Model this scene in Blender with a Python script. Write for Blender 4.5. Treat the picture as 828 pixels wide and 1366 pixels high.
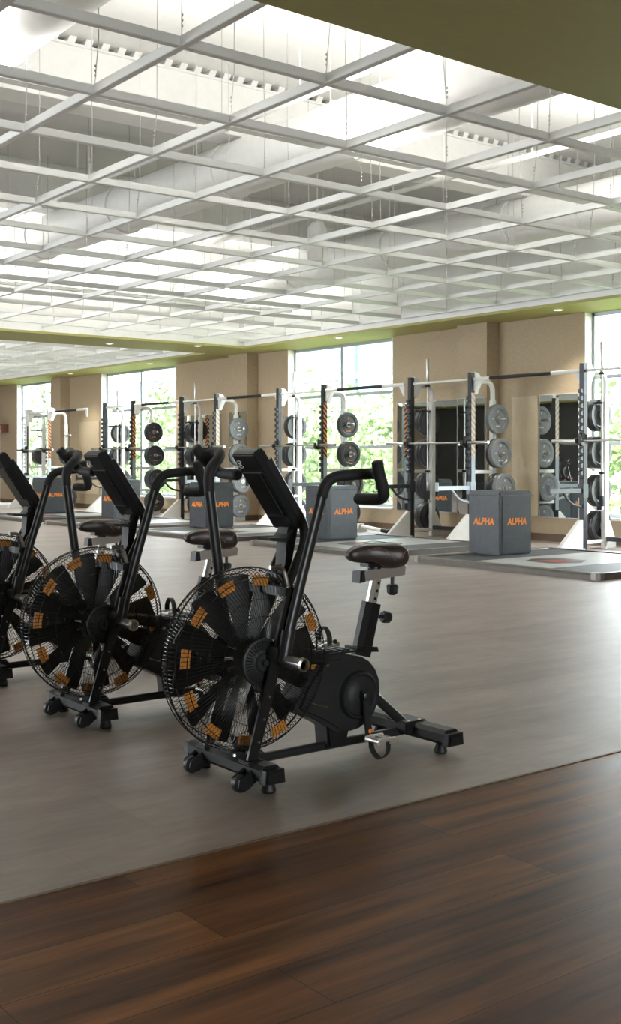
import bpy, bmesh, math, random
from mathutils import Vector, Matrix
random.seed(7)
PI = math.pi
S = bpy.context.scene
COL = S.collection
for o in list(bpy.data.objects): bpy.data.objects.remove(o)

# ------------------------------------------------------------------ camera
cd = bpy.data.cameras.new('camera'); cam = bpy.data.objects.new('camera', cd); COL.objects.link(cam)
cam.location = (0, 0, 1.2); cam.rotation_euler = (PI/2, 0, math.radians(52.3-90))
cd.sensor_fit = 'HORIZONTAL'; cd.sensor_width = 36; cd.lens = 36*1535/828
cd.shift_y = -69/828; cd.clip_start = 0.05; cd.clip_end = 300
S.camera = cam
# ------------------------------------------------------------------ world, exposure
S.view_settings.view_transform = 'Standard'; S.view_settings.look = 'None'
S.view_settings.exposure = 1.42; S.view_settings.gamma = 1.0; S.view_settings.use_curve_mapping = False
w = bpy.data.worlds.new('sky'); S.world = w; w.use_nodes = True
bg = w.node_tree.nodes['Background']; bg.inputs[0].default_value = (0.90, 0.96, 1.0, 1); bg.inputs[1].default_value = 6.0
S.cycles.max_bounces = 8; S.cycles.diffuse_bounces = 5; S.cycles.glossy_bounces = 4
S.cycles.transparent_max_bounces = 12; S.cycles.sample_clamp_indirect = 6
def area(name, loc, rot, sx, sy, power, col=(1, 1, 1), portal=False):
    l = bpy.data.lights.new(name, 'AREA'); l.shape = 'RECTANGLE'; l.size = sx; l.size_y = sy; l.energy = power; l.color = col
    if portal: l.cycles.is_portal = True
    o = bpy.data.objects.new(name, l); o.location = loc; o.rotation_euler = rot; COL.objects.link(o); return o
WIN = [(7.55, 10.69), (14.82, 17.85), (22.01, 25.56), (28.42, 30.61)]
for a, b in WIN:      # daylight through the windows
    area('window_daylight_portal', (13.6, (a+b)/2, 1.85), (0, PI/2, 0), 3.0, b-a, 1, portal=True)
UPL = [(5.6, 7.46, 11.0, 92), (7.0, 16.1, 10.0, 130), (8.0, 21.3, 7.5, 45), (8.4, 25.6, 7.0, 38), (8.6, 30.0, 6.5, 38)]
area('near_fill_opening_portal', (1.2, -6.3, 1.95), (PI/2, 0, 0), 2.6, 2.7, 1, portal=True)  # added opening behind the camera, for fill daylight
for y in (15.5, 22.1): area('left_fill_opening_portal', (-7.3, y, 1.95), (0, -PI/2, 0), 2.7, 6.2, 1, portal=True)  # added openings out of view, more daylight on the bikes

# ------------------------------------------------------------------ materials
def mat(name, col, rough=0.5, metal=0.0, var=0.06, scale=12.0, bump=0.0, bscale=200.0, spec=0.5, stretch=None):
    m = bpy.data.materials.new(name); m.use_nodes = True; nt = m.node_tree; N = nt.nodes; L = nt.links
    p = N['Principled BSDF']; p.inputs['Roughness'].default_value = rough; p.inputs['Metallic'].default_value = metal
    p.inputs['Specular IOR Level'].default_value = spec
    tc = N.new('ShaderNodeTexCoord'); mp = N.new('ShaderNodeMapping'); L.new(tc.outputs['Object'], mp.inputs[0])
    if stretch: mp.inputs['Scale'].default_value = stretch
    nz = N.new('ShaderNodeTexNoise'); nz.inputs['Scale'].default_value = scale; nz.inputs['Detail'].default_value = 3
    L.new(mp.outputs[0], nz.inputs['Vector'])
    r = N.new('ShaderNodeValToRGB'); L.new(nz.outputs['Fac'], r.inputs[0])
    r.color_ramp.elements[0].position = .3; r.color_ramp.elements[1].position = .7
    r.color_ramp.elements[0].color = (*[c*(1-var) for c in col], 1); r.color_ramp.elements[1].color = (*[min(1, c*(1+var)) for c in col], 1)
    L.new(r.outputs[0], p.inputs['Base Color'])
    if bump:
        n2 = N.new('ShaderNodeTexNoise'); n2.inputs['Scale'].default_value = bscale; L.new(mp.outputs[0], n2.inputs['Vector'])
        b = N.new('ShaderNodeBump'); b.inputs['Strength'].default_value = bump; b.inputs['Distance'].default_value = .002
        L.new(n2.outputs['Fac'], b.inputs['Height']); L.new(b.outputs[0], p.inputs['Normal'])
    return m
M = {}
M['white_paint'] = mat('white ceiling paint', (.86, .86, .84), .6, var=.02)
M['deck'] = mat('white painted steel deck', (.76, .755, .73), .6, var=.02)
M['greypanel'] = mat('grey acoustic board', (.62, .62, .60), .8, var=.02)
M['duct'] = mat('white painted duct', (.84, .84, .82), .45, var=.02)
M['grid'] = mat('white grid metal', (.82, .83, .81), .4, var=.02)
M['green'] = mat('olive green paint', (.39, .36, .12), .55, var=.03)
M['cream'] = mat('cream reveal paint', (.78, .76, .70), .5, var=.03)
M['wallcover'] = mat('tan woven wallcovering', (.43, .335, .225), .7, var=.10, scale=3, bump=.5, bscale=60, stretch=(4, 4, 40))
M['darkwall'] = mat('charcoal wall paint', (.07, .07, .07), .6, var=.05)
M['panel'] = mat('pale tan wall panel', (.52, .43, .30), .6, var=.08, scale=3, stretch=(6, 6, 60))
M['baseboard'] = mat('brown baseboard', (.14, .09, .055), .5)
M['black'] = mat('black powder coat', (.009, .0095, .0105), .38, var=.15, bump=.15, bscale=900)
M['gloss_black'] = mat('satin black tube', (.022, .023, .025), .33, var=.1)
M['plastic'] = mat('black moulded plastic', (.018, .0195, .0215), .40, var=.15, bump=.3, bscale=700)
M['foam'] = mat('black foam grip', (.018, .018, .020), .65, var=.2, bump=.6, bscale=500)
M['blade'] = mat('matt black fan blade', (.006, .006, .0065), .45, var=.1)
M['console'] = mat('near black console plastic', (.007, .008, .010), .38, var=.1)
M['wire'] = mat('black wire', (.03, .03, .03), .22, .5)
M['orange'] = mat('orange perforated strip', (.62, .24, .035), .5, var=.35, scale=90)
M['chrome'] = mat('brushed chrome', (.88, .85, .83), .32, .85, var=.04)
M['steel'] = mat('steel bar', (.55, .54, .52), .28, 1.0, var=.05)
M['leather'] = mat('dark brown saddle vinyl', (.05, .036, .032), .32, var=.15, bump=.3, bscale=300)
M['stitch'] = mat('tan stitching', (.30, .15, .09), .7)
M['white_metal'] = mat('white powder coated steel', (.80, .79, .76), .35, var=.03)
M['charcoal'] = mat('charcoal powder coated steel', (.035, .038, .045), .35, var=.15)
M['rubber'] = mat('black rubber plate', (.022, .024, .027), .33, var=.15, spec=.7)
M['box'] = mat('charcoal vinyl box', (.075, .085, .095), .38, var=.12, bump=.25, bscale=40)
M['print'] = mat('orange print', (.95, .28, .04), .5, var=.03)
M['print_white'] = mat('white print', (.75, .75, .72), .5, var=.03)
M['matrubber'] = mat('dark speckled rubber mat', (.038, .040, .042), .6, var=.5, scale=150)
M['lane'] = mat('pale grey platform board', (.40, .40, .38), .35, var=.08, scale=5)
M['curb'] = mat('grey brown rubber kerb', (.12, .105, .09), .4, var=.12)
M['capmetal'] = mat('grey corner cap metal', (.30, .28, .26), .45, .5)
M['red'] = mat('red print', (.55, .05, .03), .5)
M['mirror'] = mat('mirror glass', (.86, .90, .89), .0, 1.0, var=0)
M['frame'] = mat('grey aluminium window frame', (.42, .46, .50), .4, .4, var=.03)
M['tree_leaf'] = mat('green leaves', (.26, .34, .17), .6, var=.5, scale=1.2)
M['bark'] = mat('bark', (.16, .11, .08), .8, var=.3)
M['grass'] = mat('grass', (.16, .22, .07), .8, var=.3, scale=1)
M['tower'] = mat('pale blue tower cladding', (.12, .19, .24), .3, var=.1, scale=.6, stretch=(.2, .2, 4))
M['concrete'] = mat('pale concrete', (.55, .58, .58), .7, var=.05)
M['redwood'] = mat('red brown wood', (.16, .05, .03), .4)
def perforate(m, sc, dark):
    nt = m.node_tree; N = nt.nodes; L = nt.links; p = N['Principled BSDF']; src = p.inputs['Base Color'].links[0].from_socket
    tc = N.new('ShaderNodeTexCoord'); v = N.new('ShaderNodeTexVoronoi'); v.inputs['Scale'].default_value = sc; v.inputs['Randomness'].default_value = .15; L.new(tc.outputs['Object'], v.inputs['Vector'])
    g = N.new('ShaderNodeMath'); g.operation = 'LESS_THAN'; g.inputs[1].default_value = .30; L.new(v.outputs['Distance'], g.inputs[0])
    mx = N.new('ShaderNodeMixRGB'); L.new(g.outputs[0], mx.inputs[0]); L.new(src, mx.inputs[1]); mx.inputs[2].default_value = (*dark, 1); L.new(mx.outputs[0], p.inputs['Base Color'])
perforate(M['orange'], 95, (.10, .04, .01))
def emis(name, col, s):
    m = bpy.data.materials.new(name); m.use_nodes = True; p = m.node_tree.nodes['Principled BSDF']
    p.inputs['Base Color'].default_value = (*col, 1); p.inputs['Emission Color'].default_value = (*col, 1); p.inputs['Emission Strength'].default_value = s; return m
M['lamp'] = emis('lamp lens', (1, .96, .88), 2.5)
def glass():
    m = bpy.data.materials.new('window glass'); m.use_nodes = True; nt = m.node_tree; N = nt.nodes; N.clear()
    o = N.new('ShaderNodeOutputMaterial'); mx = N.new('ShaderNodeMixShader'); t = N.new('ShaderNodeBsdfTransparent'); g = N.new('ShaderNodeBsdfGlossy')
    f = N.new('ShaderNodeLayerWeight'); f.inputs[0].default_value = .5; g.inputs['Roughness'].default_value = .02
    t.inputs[0].default_value = (.97, .985, .98, 1)
    pw = N.new('ShaderNodeMath'); pw.operation = 'POWER'; pw.inputs[1].default_value = 4; nt.links.new(f.outputs[1], pw.inputs[0]); nt.links.new(pw.outputs[0], mx.inputs[0]); nt.links.new(t.outputs[0], mx.inputs[1]); nt.links.new(g.outputs[0], mx.inputs[2]); nt.links.new(mx.outputs[0], o.inputs[0]); return m
M['glass'] = glass()
def stripes(name, c1, c2):
    m = bpy.data.materials.new(name); m.use_nodes = True; nt = m.node_tree; N = nt.nodes; L = nt.links; p = N['Principled BSDF']
    tc = N.new('ShaderNodeTexCoord'); sp = N.new('ShaderNodeSeparateXYZ'); L.new(tc.outputs['Object'], sp.inputs[0])
    a = N.new('ShaderNodeMath'); a.operation = 'MULTIPLY_ADD'; a.inputs[1].default_value = 1.0; L.new(sp.outputs['X'], a.inputs[0]); L.new(sp.outputs['Z'], a.inputs[2])
    b = N.new('ShaderNodeMath'); b.operation = 'MODULO'; b.inputs[1].default_value = .085; L.new(a.outputs[0], b.inputs[0])
    g = N.new('ShaderNodeMath'); g.operation = 'GREATER_THAN'; g.inputs[1].default_value = .042; L.new(b.outputs[0], g.inputs[0])
    mx = N.new('ShaderNodeMixRGB'); mx.inputs[1].default_value = (*c1, 1); mx.inputs[2].default_value = (*c2, 1); L.new(g.outputs[0], mx.inputs[0])
    L.new(mx.outputs[0], p.inputs['Base Color']); p.inputs['Roughness'].default_value = .3; return m
M['stripe'] = stripes('black and orange striped tape', (.02, .02, .02), (.80, .28, .08))
M['stripe_glare'] = stripes('striped tape washed pale by glare', (.62, .60, .56), (.50, .36, .24))  # same striped tape with window glare put into its colours
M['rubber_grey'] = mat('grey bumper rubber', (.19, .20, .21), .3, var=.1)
def planks(name, c1, c2, bw, rh, mortar, mcol, rough, streak, nscale, rvar=.1, dark=None, spec=.5):
    m = bpy.data.materials.new(name); m.use_nodes = True; nt = m.node_tree; N = nt.nodes; L = nt.links; p = N['Principled BSDF']
    tc = N.new('ShaderNodeTexCoord'); bk = N.new('ShaderNodeTexBrick'); L.new(tc.outputs['Object'], bk.inputs['Vector'])
    bk.inputs['Scale'].default_value = 1; bk.inputs['Brick Width'].default_value = bw; bk.inputs['Row Height'].default_value = rh
    bk.inputs['Mortar Size'].default_value = mortar; bk.inputs['Mortar Smooth'].default_value = .2; bk.offset = .37; bk.inputs['Bias'].default_value = 0
    bk.inputs['Color1'].default_value = (*c1, 1); bk.inputs['Color2'].default_value = (*c2, 1); bk.inputs['Mortar'].default_value = (*mcol, 1)
    mp = N.new('ShaderNodeMapping'); mp.inputs['Scale'].default_value = streak; L.new(tc.outputs['Object'], mp.inputs[0])
    nz = N.new('ShaderNodeTexNoise'); nz.inputs['Scale'].default_value = nscale; nz.inputs['Detail'].default_value = 8; nz.inputs['Roughness'].default_value = .62; L.new(mp.outputs[0], nz.inputs['Vector'])
    n3 = N.new('ShaderNodeTexNoise'); n3.inputs['Scale'].default_value = nscale*6; n3.inputs['Detail'].default_value = 4; L.new(mp.outputs[0], n3.inputs['Vector'])
    r = N.new('ShaderNodeValToRGB'); L.new(nz.outputs['Fac'], r.inputs[0]); d = dark or (.6, .6, .6)
    r.color_ramp.elements[0].position = .33; r.color_ramp.elements[1].position = .68
    r.color_ramp.elements[0].color = (*d, 1); r.color_ramp.elements[1].color = (1.25, 1.25, 1.25, 1)
    mx = N.new('ShaderNodeMixRGB'); mx.blend_type = 'MULTIPLY'; mx.inputs[0].default_value = 1; L.new(bk.outputs['Color'], mx.inputs[1]); L.new(r.outputs[0], mx.inputs[2])
    r3 = N.new('ShaderNodeValToRGB'); L.new(n3.outputs['Fac'], r3.inputs[0]); r3.color_ramp.elements[0].color = (.75, .75, .75, 1); r3.color_ramp.elements[1].color = (1.2, 1.2, 1.2, 1)
    m2 = N.new('ShaderNodeMixRGB'); m2.blend_type = 'MULTIPLY'; m2.inputs[0].default_value = .8; L.new(mx.outputs[0], m2.inputs[1]); L.new(r3.outputs[0], m2.inputs[2])
    L.new(m2.outputs[0], p.inputs['Base Color']); p.inputs['Specular IOR Level'].default_value = spec
    rr = N.new('ShaderNodeMapRange'); rr.inputs['To Min'].default_value = rough-rvar; rr.inputs['To Max'].default_value = rough+rvar; L.new(nz.outputs['Fac'], rr.inputs[0]); L.new(rr.outputs[0], p.inputs['Roughness'])
    b = N.new('ShaderNodeBump'); b.inputs['Strength'].default_value = .12; b.inputs['Distance'].default_value = .002; L.new(n3.outputs['Fac'], b.inputs['Height']); L.new(b.outputs[0], p.inputs['Normal'])
    return m
M['wood'] = planks('dark brown wood planks', (.225, .092, .024), (.120, .042, .012), 1.6, .22, .0016, (.04, .018, .008), .36, (.55, 6, 1), 1.25, .08, (.13, .10, .09), .10)
M['lvt'] = planks('grey stone look vinyl floor', (.300, .250, .222), (.258, .214, .190), .95, .47, .0012, (.20, .17, .15), .44, (1, 3.5, 1), 1.3, .1, (.80, .79, .78))

# ------------------------------------------------------------------ mesh helpers
def box(bm, x0, x1, y0, y1, z0, z1, bev=0):
    mtx = Matrix.Translation(((x0+x1)/2, (y0+y1)/2, (z0+z1)/2)) @ Matrix.Diagonal((abs(x1-x0), abs(y1-y0), abs(z1-z0), 1))
    r = bmesh.ops.create_cube(bm, size=1, matrix=mtx)
    if bev: bmesh.ops.bevel(bm, geom=list({e for v in r['verts'] for e in v.link_edges}), offset=bev, segments=2, affect='EDGES', clamp_overlap=True)
def prism(bm, poly, axis, a, b, bev=0):
    """poly of 2-D points extruded along axis 'x','y' or 'z' from a to b"""
    def P(u, v, t): return {'x': (t, u, v), 'y': (u, t, v), 'z': (u, v, t)}[axis]
    A = [bm.verts.new(P(u, v, a)) for u, v in poly]; B = [bm.verts.new(P(u, v, b)) for u, v in poly]
    n = len(poly); fs = [bm.faces.new(A), bm.faces.new(B[::-1])]
    for i in range(n): fs.append(bm.faces.new((A[i], B[i], B[(i+1) % n], A[(i+1) % n])))
    bmesh.ops.recalc_face_normals(bm, faces=fs)
    if bev: bmesh.ops.bevel(bm, geom=[e for e in fs[0].edges]+[e for e in fs[1].edges], offset=bev, segments=2, affect='EDGES', clamp_overlap=True)
def fillet(pts, r, n=6):
    """round the inner corners of a polyline"""
    P = [Vector(p) for p in pts]; out = [P[0]]
    for i in range(1, len(P)-1):
        a, b, c = P[i-1], P[i], P[i+1]; d1 = (a-b); d2 = (c-b); rr = min(r, d1.length*.48, d2.length*.48)
        p1 = b+d1.normalized()*rr; p2 = b+d2.normalized()*rr
        for k in range(n+1):
            t = k/n; out.append(p1*(1-t)**2+b*2*t*(1-t)+p2*t*t)
    out.append(P[-1]); return out
def catmull(pts, n=6):
    P = [Vector(p) for p in pts]; P = [2*P[0]-P[1]]+P+[2*P[-1]-P[-2]]; out = []
    for i in range(1, len(P)-2):
        for k in range(n):
            t = k/n; a, b, c, d = P[i-1:i+3]
            out.append(.5*((2*b)+(c-a)*t+(2*a-5*b+4*c-d)*t*t+(3*b-a-3*c+d)*t**3))
    out.append(P[-2]); return out
def sweep(bm, pts, r, n=12, sec=None, closed=False, up=None, cap=True):
    """tube along pts; r number or list; sec list of 2-D points overrides the circle"""
    P = [Vector(p) for p in pts]; m = len(P); T = []
    for i in range(m):
        if closed: d = P[(i+1) % m]-P[i-1]
        else: d = P[min(i+1, m-1)]-P[max(i-1, 0)]
        T.append(d.normalized())
    u = Vector(up) if up else (Vector((0, 0, 1)) if abs(T[0].z) < .9 else Vector((1, 0, 0)))
    rings = []; nrm = (u-T[0]*u.dot(T[0])).normalized()
    for i in range(m):
        nrm = (nrm-T[i]*nrm.dot(T[i])).normalized(); bn = T[i].cross(nrm)
        ri = r[i] if isinstance(r, (list, tuple)) else r
        s = sec or [(math.cos(2*PI*k/n), math.sin(2*PI*k/n)) for k in range(n)]
        rings.append([bm.verts.new(P[i]+nrm*(a*ri)+bn*(b*ri)) for a, b in s])
    q = len(rings[0])
    for i in range(m if closed else m-1):
        A = rings[i]; B = rings[(i+1) % m]
        for k in range(q): bm.faces.new((A[k], A[(k+1) % q], B[(k+1) % q], B[k]))
    if not closed and cap: bm.faces.new(rings[0][::-1]); bm.faces.new(rings[-1])
def rsec(w, h, c=.12):
    """rounded rectangle section, unit radius multiplies it"""
    o = []; k = min(w, h)*c
    for sx, sy in ((1, 1), (-1, 1), (-1, -1), (1, -1)):
        pts = [(sx*(w/2-k), sy*h/2), (sx*(w/2), sy*(h/2-k))]
        if sx*sy > 0: pts = pts[::-1]
        o += pts
    return o
def lathe(bm, prof, axis='y', n=32, origin=(0, 0, 0), a0=0, a1=2*PI):
    """prof: (radius, offset along axis)"""
    O = Vector(origin); rings = []
    for i in range(n):
        a = 2*PI*i/n; c, s = math.cos(a), math.sin(a); R = []
        for r, t in prof:
            v = {'y': (r*c, t, r*s), 'z': (r*c, r*s, t), 'x': (t, r*c, r*s)}[axis]
            R.append(bm.verts.new(O+Vector(v)))
        rings.append(R)
    for i in range(n):
        A, B = rings[i], rings[(i+1) % n]
        for k in range(len(prof)-1):
            try: bm.faces.new((A[k], A[k+1], B[k+1], B[k]))
            except ValueError: pass
    bmesh.ops.remove_doubles(bm, verts=[v for R in rings for v in R], dist=1e-6)
def cyl(bm, p0, p1, r, n=16): sweep(bm, [p0, p1], r, n)
def obj(name, bm, m, parent=None, smooth=35, loc=None):
    if isinstance(bm, bmesh.types.BMesh):
        bmesh.ops.recalc_face_normals(bm, faces=bm.faces)
        me = bpy.data.meshes.new(name); bm.to_mesh(me); bm.free()
    else: me = bm
    me.materials.clear(); me.materials.append(M[m])
    if smooth:
        me.polygons.foreach_set('use_smooth', [True]*len(me.polygons))
        try: me.set_sharp_from_angle(angle=math.radians(smooth))
        except Exception: pass
    o = bpy.data.objects.new(name, me); COL.objects.link(o)
    if parent: o.parent = parent
    if loc: o.location = loc
    return o
def B(): return bmesh.new()
def tag(o, label, cat, group=None):
    o['label'] = label; o['category'] = cat
    if group: o['group'] = group
    return o
def thing(name, loc, label, cat, group=None, rz=0):
    o = bpy.data.objects.new(name, None); COL.objects.link(o); o.location = loc; o.rotation_euler = (0, 0, rz); o.empty_display_size = .1
    return tag(o, label, cat, group)
def struct(name, bm, m, parent=None, smooth=0):
    o = obj(name, bm, m, parent, smooth)
    if not parent: o['kind'] = 'structure'
    return o
def dup(root, loc, label=None, group=None, rz=None):
    r = root.copy(); COL.objects.link(r); r.location = loc
    if label: r['label'] = label
    if group: r['group'] = group
    if rz is not None: r.rotation_euler = (0, 0, rz)
    for ch in list(root.children):
        c = ch.copy(); COL.objects.link(c); c.parent = r
        for g in list(ch.children):
            d = g.copy(); COL.objects.link(d); d.parent = c
    return r
_tc = {}
def text_mesh(s, width, extrude=.001, offset=.0, shear=0.0):
    """flat lettering in the XY plane centred on the origin, scaled to a width"""
    c = bpy.data.curves.new('t', 'FONT'); c.body = s; c.align_x = 'CENTER'; c.align_y = 'CENTER'; c.extrude = extrude; c.offset = offset; c.shear = shear; c.resolution_u = 3
    o = bpy.data.objects.new('t', c); COL.objects.link(o); bpy.context.view_layer.update()
    me = bpy.data.meshes.new_from_object(o.evaluated_get(bpy.context.evaluated_depsgraph_get()))
    bpy.data.objects.remove(o); bpy.data.curves.remove(c)
    xs = [v.co.x for v in me.vertices]; k = width/(max(xs)-min(xs)); cx = (max(xs)+min(xs))/2
    ys = [v.co.y for v in me.vertices]; cy = (max(ys)+min(ys))/2
    for v in me.vertices: v.co.x = (v.co.x-cx)*k; v.co.y = (v.co.y-cy)*k
    return me

# ================================================================== THE SETTING
XW = 13.25; XR = 13.5; ZS = 3.33; ZD = 5.1; SEAM = 2.98
bm = B(); box(bm, -7, XR, SEAM, 35, -.1, 0); f = struct('floor', bm, 'lvt')
bm = B(); box(bm, -7, XR, -6, SEAM-.012, -.1, 0); f = struct('floor', bm, 'wood')
bm = B(); box(bm, -7, XR, SEAM-.012, SEAM, -.1, .003); struct('trim_1', bm, 'baseboard')
# window wall with its openings
bm = B(); SILL = .38
ys = [-6]+[v for ab in WIN for v in ab]+[35]
for i in range(0, len(ys), 2): box(bm, XW, XR+.05, ys[i], ys[i+1], 0, ZD)
for a, b in WIN: box(bm, XW, XR+.05, a, b, 0, SILL-.03); box(bm, XW, XR+.05, a, b, ZS+.02, ZD)
struct('wall_right', bm, 'wallcover')
PIL = [(12.37, 13.02), (18.86, 19.54), (27.31, 27.79)]
for i, (a, b) in enumerate(PIL):
    bm = B(); box(bm, 12.99, XW, a, b, 0, ZS+.1); struct('wall_pilaster_%d' % (i+1), bm, 'wallcover')
bm = B()
for i in range(0, len(ys), 2):
    box(bm, XW-.012, XW, ys[i], ys[i+1], 0, .11, .003)
for a, b in WIN: box(bm, XW-.012, XW, a, b, 0, .11)
for a, b in PIL: box(bm, 12.978, XW-.012, a-.012, b+.012, 0, .11, .003)
struct('baseboard_right', bm, 'baseboard')
bm = B(); box(bm, -7.2, -7, -6, 35, 0, .5); box(bm, -7.2, -7, -6, 35, ZS, ZD)
for y0, y1 in ((-6, 5.9), (5.9, 12.5), (18.5, 19.1), (25.1, 35)): box(bm, -7.2, -7, y0, y1, .5, ZS)  # gaps between these are openings added to let fill daylight in
struct('wall_left', bm, 'darkwall')
bm = B(); box(bm, -7.2, XR, 35, 35.2, 0, ZD); struct('wall_far', bm, 'wallcover')
bm = B(); box(bm, -7.2, XR, -6.2, -6, 0, .5); box(bm, -7.2, XR, -6.2, -6, ZS, ZD); box(bm, -7.2, -.1, -6.2, -6, .5, ZS); box(bm, 2.5, XR, -6.2, -6, .5, ZS); struct('wall_near', bm, 'cream')  # unseen wall, its one opening added for fill from behind
# windows
for i, (a, b) in enumerate(WIN):
    bm = B(); fx0, fx1 = 13.40, 13.47; t = .055
    box(bm, fx0, fx1, a, a+t, SILL, ZS, .004); box(bm, fx0, fx1, b-t, b, SILL, ZS, .004)
    box(bm, fx0, fx1, a, b, SILL, SILL+t, .004); box(bm, fx0, fx1, a, b, ZS-.05, ZS, .004)
    mid = (a+b)/2+(.05 if i else 0)
    box(bm, fx0-.01, fx1, mid-.035, mid+.035, SILL, ZS, .004)
    for z in (1.44, 2.40): box(bm, fx0, fx1, a, b, z-.025, z+.025, .004)
    wnd = struct('window_%d' % (i+1), bm, 'frame')
    bm = B(); box(bm, 13.432, 13.438, a+t, b-t, SILL+t, ZS-.05); obj('pane', bm, 'glass', wnd, 0)
    bm = B(); box(bm, XW-.02, 13.40, a-.0, b, SILL-.03, SILL, .004); obj('window_sill', bm, 'cream', wnd, 0)
    bm = B(); box(bm, XW-.004, 13.40, b-.012, b+.001, SILL, ZS); box(bm, XW-.004, 13.40, a-.001, a+.012, SILL, ZS); obj('reveal', bm, 'cream', wnd, 0)
# olive soffit with two openings, its upstands
H1 = (-6.2, 12.38, 4.38, 18.07); H2 = (-6.2, 12.38, 19.42, 33.5)
bm = B()
for (x0, x1, y0, y1) in [(-7, XW, -6, 4.38), (-7, -6.2, 4.38, 35), (12.38, XW, 4.38, 35), (-6.2, 12.38, 18.07, 19.42), (-6.2, 12.38, 33.5, 35)]:
    box(bm, x0, x1, y0, y1, ZS, ZS+.04)
box(bm, XW, 13.47, -6, 35, ZS, ZS+.04)
struct('ceiling', bm, 'green')
bm = B()
for (x0, x1, y0, y1) in (H1, H2):
    box(bm, x0, x1, y0-.06, y0, ZS+.04, ZD); box(bm, x0, x1, y1, y1+.06, ZS+.04, ZD); box(bm, x1, x1+.06, y0, y1, ZS+.04, ZD); box(bm, x0-.06, x0, y0, y1, ZS+.04, ZD)
struct('trim_2', bm, 'white_paint')
# corrugated deck, flutes along Y
bm = B(); box(bm, -7, XR, -6, 35, ZD, ZD+.12); struct('ceiling', bm, 'deck')
# girders along X
for i, y in enumerate([5.0, 9.7, 14.0, 18.6, 22.9, 27.2, 31.4]):
    bm = B(); box(bm, -6.2, 12.38, y+.02, y+.30, ZD-.58, ZD-.07, .004); box(bm, -6.2, 12.38, y-.015, y+.335, ZD-.61, ZD-.57, .004); box(bm, -6.2, 12.38, y-.015, y+.335, ZD-.09, ZD-.068)
    x = -6.2
    if i != 1: box(bm, -6.2, 12.38, y, y+.32, ZD-.07, ZD-.001); x = 20
    while x < 12.3: prism(bm, [(x, ZD-.07), (x+.03, ZD), (x+.105, ZD), (x+.075, ZD-.07)], 'y', y+.0, y+.32); x += .17
    struct('beam_%d' % (i+1), bm, 'white_paint')

# ================================================================== CEILING THINGS
for i, (y0, y1) in enumerate([(10.15, 13.9), (14.5, 15.6), (16.9, 18.0), (20.4, 22.7), (24.6, 27.0)]):
    bm = B(); box(bm, -6.1, 12.3, y0, y1, ZD-.04, ZD-.001, .003)
    tag(obj('acoustic_ceiling_panel', bm, 'greypanel', smooth=0), 'long grey acoustic panel on the ceiling above the grid, '+['widest, beyond the first girder', 'just beyond the second girder', 'before the olive band', 'just beyond the olive band', 'farthest away'][i], 'ceiling panel', 'grey acoustic ceiling panels')
def cloud(x0, x1, y0, y1, z, xs, ys, label):
    t = thing('suspended_ceiling_grid', ((x0+x1)/2, (y0+y1)/2, z), label, 'ceiling grid', 'open white ceiling grids')
    cx, cy = (x0+x1)/2, (y0+y1)/2
    for y in ys:
        bm = B(); box(bm, x0-cx, x1-cx, y-cy-.024, y-cy+.024, .0, .055, .003); obj('cross_runner', bm, 'grid', t, 0)
    for x in xs:
        bm = B(); box(bm, x-cx-.024, x-cx+.024, y0-cy, y1-cy, -.0015, .0565, .003); obj('main_runner', bm, 'grid', t, 0)
    return t
GZ = 3.44
gx1 = [3.27-4*1.0+1.0*i for i in range(0, 14)]; gy1 = [5.375+1.02*(i) for i in range(0, 13)]
g1 = cloud(-1.5, 12.36, 4.40, 18.05, GZ, gx1[1:], gy1, 'large open white ceiling grid over the near part of the gym')
g2 = cloud(3.0, 12.36, 19.44, 33.4, GZ, [3.27+i for i in range(0, 10)], [19.9+1.02*i for i in range(13)], 'smaller looking open white ceiling grid far at the left beyond the olive band')
# wires
rw = random.Random(3)
def wires(t, xs, ys, lim):
    cx, cy = t.location.x, t.location.y; n = 0
    for y in ys:
        for x in xs:
            d = x*.6115+y*.7912; l = x*.7912-y*.6115
            if d < 1 or abs(l/d) > .30: continue
            dx, dy = rw.uniform(-.04, .04), rw.uniform(-.04, .04)
            bm = B(); top = ZD-GZ
            pts = [(x-cx, y-cy, .05), (x-cx+dx*.6+.01, y-cy+dy*.6, .35), (x-cx+dx, y-cy+dy, .8), (x-cx+dx, y-cy+dy, top)]
            sweep(bm, pts, .0035, 5, cap=False)
            for k in range(3): lathe(bm, [(0, -.012), (.008, 0), (0, .012)], 'z', 6, (x-cx+.004, y-cy, .12+.03*k))
            obj('suspension_wire', bm, 'steel', t); n += 1
            if n >= lim: return
wires(g1, gx1, gy1, 98); wires(g2, [3.27+i for i in range(0, 10)], [19.9+1.02*i for i in range(13)], 60)
# round ducts along Y
for X, lab in [(3.15, 'large round white duct crossing the upper left corner'), (6.7, 'large round white duct running through the middle of the ceiling'), (11.0, 'round white duct nearest the window wall')]:
    t = thing('round_duct', (X, 11, 4.22), lab, 'duct', 'round white ducts above the grid')
    bm = B(); lathe(bm, [(0, -6.5), (.28, -6.5), (.28, 6.9), (0, 6.9)], 'y', 40); obj('duct_run', bm, 'duct', t)
    for k in range(6):
        bm = B(); yy = -5.6+2.3*k
        lathe(bm, [(.281, yy-.035), (.297, yy-.03), (.297, yy+.03), (.281, yy+.035)], 'y', 40); obj('joint_band', bm, 'duct', t)
        bm = B(); sweep(bm, [(-.29, yy+.3, .88), (-.29, yy+.3, 0), (-.2, yy+.3, -.2), (0, yy+.3, -.288), (.2, yy+.3, -.2), (.29, yy+.3, 0), (.29, yy+.3, .88)], .006, 5); obj('hanger', bm, 'grid', t)
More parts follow.
